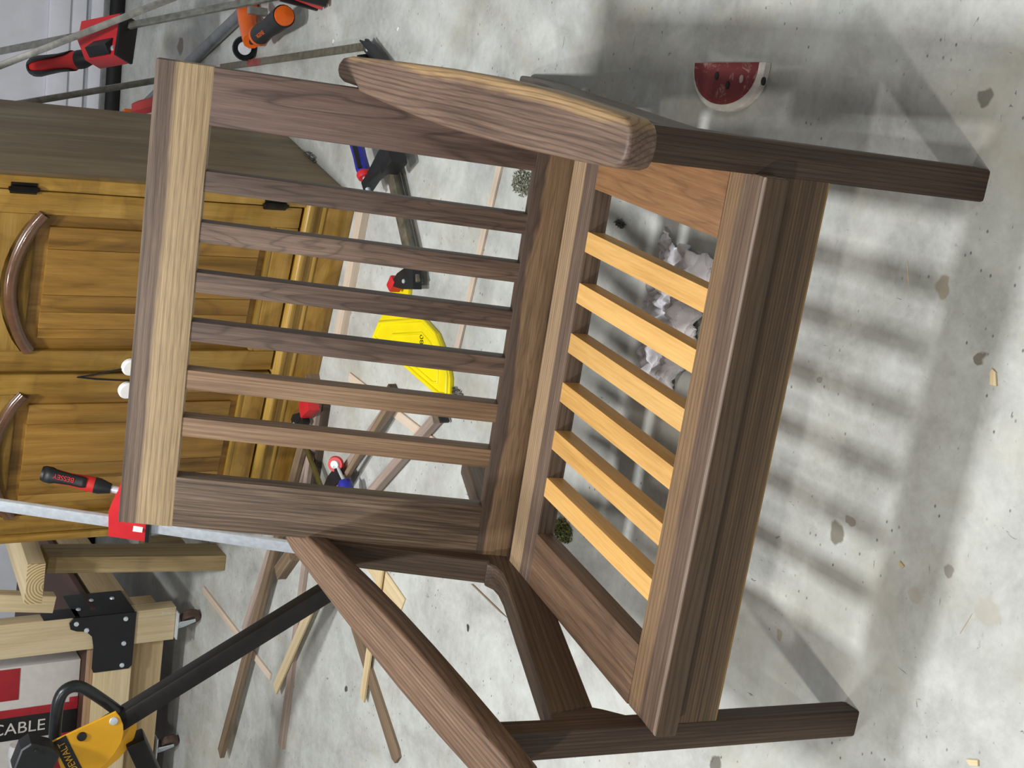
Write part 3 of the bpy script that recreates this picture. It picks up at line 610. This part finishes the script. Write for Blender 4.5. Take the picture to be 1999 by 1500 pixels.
# tufts of moss and dust
def tuft(label, c, rx, ry, n, h, cols, cat='moss'):
    bm = bmesh.new()
    for _ in range(n):
        a = random.uniform(0, 6.283); r_ = random.random()**.6
        p = V(c[0]+rx*r_*math.cos(a), c[1]+ry*r_*math.sin(a), 0.001)
        d = V(random.uniform(-1, 1), random.uniform(-1, 1), random.uniform(.1, 1.1)).normalized()*h*random.uniform(.4, 1)
        s = d.cross(V(random.uniform(-1, 1), random.uniform(-1, 1), .3)).normalized()*.0014
        v1, v2, v3 = bm.verts.new(p-s), bm.verts.new(p+s), bm.verts.new(p+d)
        v4 = bm.verts.new(p+d*.55+s*1.8); bm.faces.new((v1, v2, v4, v3))
    me = me_from(bm); me.transform(T(V(*c)).inverted())
    o = link('moss_tuft', me, cols, None, T(V(*c))); return tag(o, label, cat)
m_moss = plain('moss_green', '#6f7448', .85, 0, .3, 200); m_mossg = plain('moss_grey', '#8d8e7c', .85, 0, .35, 200); m_lint = plain('dust_grey', '#7a766e', .9, 0, .3, 200)
tuft('green moss tuft seen through the left seat slats', (-0.379, 0.717, 0.000), .020, .030, 700, .008, m_moss)
tuft('grey green moss tuft behind the bottom right backrest corner', (0.196, 1.014, 0.000), .024, .040, 480, .007, m_mossg)
tuft('small dust tuft under the seat by the right side rail', (0.182, 0.705, 0.000), .006, .012, 60, .010, m_lint, 'dust')
tuft('grey dust tuft at the foot of the cabinet side panel', (0.086, 1.980, 0.000), .02, .05, 200, .014, m_lint, 'dust')
tuft('dust tuft at the right edge of the yellow plate', (-0.251, 1.141, 0.000), .008, .028, 90, .010, m_lint, 'dust')
# wood chips and splinters in front of the chair
def chip(px, name, label, ln, w, ang, mat, h=.003):
    n = 5; pts = [(-ln/2, -w/2), (ln*.3, -w/2*random.uniform(.6, 1)), (ln/2, random.uniform(-.3, .3)*w), (ln*.25, w/2), (-ln/2*.9, w/2*random.uniform(.5, 1))]
    o = link(name, prism_me(pts, h, .0004, 1, False), mat, None, T(V(*px)) @ Matrix.Rotation(ang, 4, 'Z')); return tag(o, label, 'wood chip', 'wood chips on the floor')
chip((0.148, -0.076, 0.000), 'wood_chip', 'square pale wood chip in front of the chair', .021, .010, .25, mw_y)
chip((-0.128, -0.010, 0.000), 'wood_chip', 'small yellow wood chip near the left front leg shadow', .009, .005, 1.0, mw_y)
chip((-0.319, -0.183, 0.000), 'wood_chip', 'pale curled wood chip at the bottom picture edge', .018, .008, 2.0, mw_y)
chip((-0.158, -0.124, 0.000), 'splinter', 'straight pale splinter left of the front leg', .035, .0012, -.3, mw_p, .001)
chip((0.240, 0.089, 0.000), 'splinter', 'straight pale splinter beside the right front leg', .034, .0014, .35, mw_y, .001)
chip((-0.606, 0.913, 0.000), 'splinter', 'thin brown strip added as a floor crack under the left armrest', .140, .004, -1.64, mw_b, .002)  # added strip stands in for a crack in the floor
chip((-0.170, 1.372, 0.000), 'wood_chip', 'tiny white flake beside the yellow plate', .008, .006, 1.0, m_wp, .002)
chip((0.378, 1.917, 0.000), 'wood_chip', 'tiny white flake behind the right armrest tip', .007, .012, 1.0, m_wp, .002)
chip((0.432, 1.596, 0.000), 'wood_chip', 'tiny white flake near the top edge', .006, .010, 1.0, m_wp, .002)

# ------------------------------------------------------------------ workbench, lumber and saw stand at the left
m_pine = wood('pine', '#c3ab80', '#d3bf98', '#dccba8', (1.0, 14, 14), 4, .88, .1, rough=.6, seed=1.7)
m_pined = wood('pine_knotty', '#a58d64', '#b9a17a', '#c6b08b', (1.0, 14, 14), 4, .85, .1, rough=.6, seed=3.7)
m_treat = wood('treated_pine', '#8f7a52', '#ad966a', '#c2ad82', (.8, 40, 40), 9, .7, .15, rough=.6, seed=5.7, streak=(.6, 60, 60))
m_ply = wood('plywood_edge', '#8c6f52', '#a5876a', '#b99b7c', (2, 60, 60), 5, .8, .2, rough=.7, seed=7.1)
m_plyt = plain('shaded_plywood', '#4a3026', .6, 0, .12, 12)  # shelf top lies in shadow; that shade is put into the colour
wb = thing('workbench', 'pine workbench on casters with black corner brackets at the left', 'workbench', (-1.36, 2.42, 0))
lp = beam('leg', (-1.357, 2.415, .075), (-1.357, 2.415, .95), .105, .045, m_pine, wb, up=(0, 1, 0))
beam('leg_block', (-1.345, 2.47, .12), (-1.345, 2.47, .21), .075, .05, m_pined, wb, up=(0, 1, 0))
beam('front_beam', (-1.412, 2.412, .247), (-2.9, 2.412, .247), .040, .105, m_pine, wb)
beam('lower_board', (-1.40, 2.452, .142), (-2.9, 2.452, .142), .038, .105, m_pined, wb)
beam('side_beam', (-1.328, 2.445, .235), (-1.328, 3.35, .235), .040, .100, m_pined, wb)
beam('leg', (-1.82, 2.50, .075), (-1.82, 2.50, .19), .10, .06, m_pine, wb, up=(0, 1, 0))
beam('shelf', (-1.30, 2.85, .309), (-2.9, 2.85, .309), .86, .018, m_plyt, wb)
beam('shelf_edge', (-1.414, 2.418, .309), (-2.9, 2.418, .309), .012, .020, m_ply, wb)
# bracket: plates on the leg face, the beam face and the side
def bplate(pts, y, name='bracket'):
    Mb = Matrix(((1, 0, 0, 0), (0, 0, -1, y), (0, 1, 0, 0), (0, 0, 0, 1)))
    return link(name, prism_me(pts, .004, .0012, 1), m_blk, wb, Mb)
br = bplate([(-1.303, .195), (-1.303, .375), (-1.318, .385), (-1.338, .380), (-1.346, .362), (-1.350, .335), (-1.368, .318), (-1.400, .312), (-1.470, .312), (-1.484, .306), (-1.484, .205), (-1.474, .195)], 2.388)
link('bracket_side', box_me(.004, .14, .17, .001), m_blk, wb, T((-1.302, 2.46, .285)))
link('bracket_arm', prism_me([(0, 0), (.045, 0), (.055, .02), (.055, .09), (.045, .10), (0, .10)], .004, .001), m_blk, wb, Matrix(((0, 0, 1, -1.302), (1, 0, 0, 2.39), (0, 1, 0, .355), (0, 0, 0, 1))))
for x, z in ((-1.322, .365), (-1.322, .225), (-1.40, .225), (-1.47, .225), (-1.345, .335)):
    link('screw_head', lathe2([(0, 0), (0, .0075), (.003, .006), (.004, 0)], 12), m_steel, br, frame((x, 2.386, z), (0, -1, 0), EX))
for y, z in ((2.43, .35), (2.48, .30), (2.48, .24)):
    link('screw_head', lathe2([(0, 0), (0, .0075), (.003, .006), (.004, 0)], 12), m_steel, br, frame((-1.2995, y, z), (1, 0, 0), EZ))
def caster(x, y):
    c = link('caster', box_me(.085, .06, .004, .001), m_steel, wb, T((x, y, .072)))
    w = plain('brown_wheel', '#4d3a30', .5, 0, .2, 60)
    link('wheel', lathe2([(-.013, 0), (-.013, .026), (-.008, .030), (.008, .030), (.013, .026), (.013, 0)], 20), w, c, frame((x+.018, y-.012, .030), (.6, .8, 0), EZ))
    for s_ in (-1, 1): link('fork', prism_me([(-.02, .0), (.02, .0), (.03, -.045), (.015, -.050), (-.012, -.02)], .003, .0008, 1), m_steel, c, frame((x+.010+s_*.010, y-.010+s_*.013, .069), V(.8, -.6, 0), V(.6, .8, 0)*s_))
caster(-1.36, 2.405); caster(-1.82, 2.48)
# lumber
o = tag(beam('lumber', (-1.105, 2.285, 0), (-1.066, 2.285, .495), .047, .092, m_treat, None, up=(0, 1, 0), bev=.003), 'upright yellowish treated stud beside the workbench leg', 'lumber')
def endgrain():
    t = NT('end_grain'); tc = t.n('TexCoord'); v = tc.outputs['Object']
    w = t.n('TexWave', wave_type='RINGS', rings_direction='X'); t.l(t.vadd(v, (0, -.01, .03)), w.inputs[0]); w.inputs['Scale'].default_value = 42; w.inputs['Distortion'].default_value = 1.2; w.inputs['Detail'].default_value = 2
    t.l(t.ramp(w.outputs[0], [(.2, lin('#d0bd92')), (.7, lin('#a3895c'))]), t.b.inputs['Base Color']); t.b.inputs['Roughness'].default_value = .7; return t.m
zl = .530
pe = Vector((-1.068, 2.140, 0.550)); lb_ = thing('lumber', 'pale stud lying flat with curved end grain facing the chair', 'lumber', pe)
ld_ = V(.10, 1, -.06).normalized()
link('board', box_me(.9, .118, .045, .003), m_pine, lb_, frame(pe+ld_*.452, ld_, EZ))
link('end_face', box_me(.003, .117, .044, .0005), endgrain(), lb_, frame(pe, ld_, EZ))
tag(beam('lumber', (-1.208, 2.360, 0.622), (-1.234, 2.360, 0.441), .05, .035, m_pine, None, up=(0, 1, 0)), 'short pale stud hanging behind the lying stud', 'lumber')
tag(beam('lumber', Vector((-1.223, 2.606, 0.000)), Vector((-1.223, 2.606, 0.000))+V(0, 0, .12), .085, .075, m_treat, None, up=(0, 1, 0)), 'squat wood block on the floor behind the treated stud', 'lumber')
tag(beam('lumber', Vector((-1.146, 2.328, 0.011)), Vector((-1.091, 2.477, 0.011)), .05, .02, plain('whitewashed_wood', '#b9b6ae', .7, 0, .1), None), 'whitish stick behind the treated stud', 'lumber')
# retail box on the shelf
bx = thing('retail_box', 'red, black and white retail box lettered CABLE on the bench shelf', 'box', (-1.74, 2.6, .318))
m_card = plain('white_card', '#cfcac4', .6, 0, .03); m_bred = plain('box_red', '#a31f2a', .5, 0, .05); m_bblk = plain('box_black', '#151313', .5)
Y0 = 2.47
link('carton', box_me(.44, .20, .30, .002), m_card, bx, T((-1.70, Y0+.101, .470)))
def onbox(name, x0, x1, z0, z1, mat, k=1, tilt=0.0): return link(name, box_me(x1-x0, .0012, z1-z0, .0002), mat, bx, T(((x0+x1)/2, Y0-.0006*k, (z0+z1)/2)))
onbox('red_field', -1.915, -1.60, .320, .345, m_bred)
onbox('red_stripe', -1.640, -1.615, .320, .615, m_bred, 1.2)
band = onbox('black_band', -1.715, -1.640, .320, .615, m_bblk, 1.4)
onbox('red_corner', -1.585, -1.485, .490, .615, m_bred, 1.1)
onbox('red_lower', -1.915, -1.715, .320, .395, m_bred, 1.3)
Mt = Matrix(((0, 1, 0, -1.678), (0, 0, -1, Y0-.0022), (-1, 0, 0, .485), (0, 0, 0, 1)))
text_obj('lettering', 'CABLE', .052, m_card, band, Mt)
Mq = Mt.copy(); Mq.translation = V(-1.678, Y0-.0018, .592)
lg = link('red_badge', box_me(.036, .036, .001, .0002), m_bred, band, Mq)
link('white_cross', box_me(.024, .007, .0016, .0001), m_card, band, Mq); link('white_cross', box_me(.007, .024, .0016, .0001), m_card, band, Mq)
onbox('black_tag', -1.765, -1.735, .345, .425, m_bblk, 2)
# plastic bag bundle and stick beside the box
rag2 = link('plastic_bundle', lathe2([(-.055, 0), (-.055, .022), (-.03, .030), (.0, .026), (.03, .030), (.055, .02), (.055, 0)], 14), plain('cloudy_plastic', '#c9c9c6', .35, 0, .12, 30), None, frame(Vector((-1.730, 2.380, 0.502)), (1, 0, .1), EZ)); tag(rag2, 'cloudy white plastic roll in front of the retail box', 'plastic roll')

# folding saw stand
m_sy = plain('stand_yellow', '#e0a41c', .4, 0, .03, 10); m_sb = plain('stand_black', '#1b1918', .45, .2, .15, 25)
st = thing('saw_stand', 'yellow and black folding saw stand with black square leg at the left', 'saw stand', (-0.875, 1.571, 0.000))
f0 = Vector((-0.843, 1.527, 0.000)); f1 = Vector((-1.167, 1.600, 0.479)); dd = (f1-f0).normalized()
beam('leg', f0, f1+dd*.05, .042, .042, m_sb, st, up=(0, -1, 0.3), bev=.006)
YP = 1.555
yo2 = [(-1.170, 1.555, 0.644), (-1.118, 1.555, 0.507), (-1.132, 1.555, 0.497), (-1.154, 1.555, 0.488), (-1.177, 1.555, 0.485), (-1.200, 1.555, 0.489), (-1.224, 1.555, 0.501), (-1.249, 1.555, 0.521), (-1.270, 1.555, 0.548), (-1.282, 1.555, 0.604)]
yq = [(p[0], p[2]) for p in yo2]; cx_ = sum(p[0] for p in yq)/len(yq); cz_ = sum(p[1] for p in yq)/len(yq)
Mp = Matrix(((1, 0, 0, cx_), (0, 0, -1, 1.555), (0, 1, 0, cz_), (0, 0, 0, 1)))
pl = link('bracket_plate', prism_me([(a-cx_, b-cz_) for a, b in yq], .006, .0015, 1), m_sy, st, Mp)
Mp2 = Mp.copy(); Mp2.translation += V(-.03, .06, -.05); link('bracket_plate', pl.data, m_sy, st, Mp2)
def pface(p, off=.0035): return Vector((p[0], 1.555-off, p[2]))
link('bolt', lathe2([(0, 0), (0, .010), (.003, .009), (.005, 0)], 16), m_steel, pl, frame(pface((-1.140, 1.555, 0.511)), (0, -1, 0), EX))
link('bolt', lathe2([(0, 0), (0, .011), (.004, .010), (.006, 0)], 16), m_blk, pl, frame(pface((-1.167, 1.555, 0.579)), (0, -1, 0), EX))
n0, n1 = pface((-1.250, 1.555, 0.588)), pface((-1.175, 1.555, 0.623))
tdir = (n1-n0).normalized(); cen = (n0+n1)/2; Mn = frame(cen, tdir, (0, -1, 0))
nm = link('name_plate', box_me(.105, .030, .002, .0005), m_blk, pl, Mn)
Mn2 = Mn.copy(); Mn2.translation += V(0, -.0014, 0); text_obj('lettering', 'DEWALT', .0215, m_sy, nm, Mn2)
hp = [(-1.202, 1.600, 0.624), (-1.132, 1.600, 0.624), (-1.094, 1.600, 0.620), (-1.074, 1.600, 0.608), (-1.068, 1.600, 0.586), (-1.081, 1.600, 0.561), (-1.117, 1.600, 0.518), (-1.157, 1.600, 0.475)]
hp = [Vector(p) for p in hp]; path = []
for i in range(len(hp)-1):
    for k in range(4):
        u = k/4; pa = hp[max(i-1, 0)]; pb = hp[i]; pc_ = hp[i+1]; pd_ = hp[min(i+2, len(hp)-1)]
        path.append(.5*((2*pb)+(-pa+pc_)*u+(2*pa-5*pb+4*pc_-pd_)*u*u+(-pa+3*pb-3*pc_+pd_)*u**3))
link('loop_handle', tube_me(path+[hp[-1]], .0135, 14), plain('handle_foam', '#1f2123', .3, 0, .1, 30), st, I4)
beam('second_leg', (-1.233, 1.620, 0.437), (-1.506, 1.620, 0.312), .045, .05, m_sb, st, up=(0, -1, .2), bev=.006)
link('latch', prism_me([(-.035, -.035), (.030, -.040), (.045, -.015), (.048, .03), (.03, .045), (-.02, .045), (-.04, .02)], .05, .008, 3), m_blk, st, frame(Vector((-1.194, 1.530, 0.681)), (1, 0, -.3), (0, -1, 0.1)))
link('latch_screw', lathe2([(0, 0), (0, .005), (.002, .004), (.002, 0)], 10), m_blkp, st, frame(Vector((-1.155, 1.500, 0.688)), (0, -1, .1), EX))
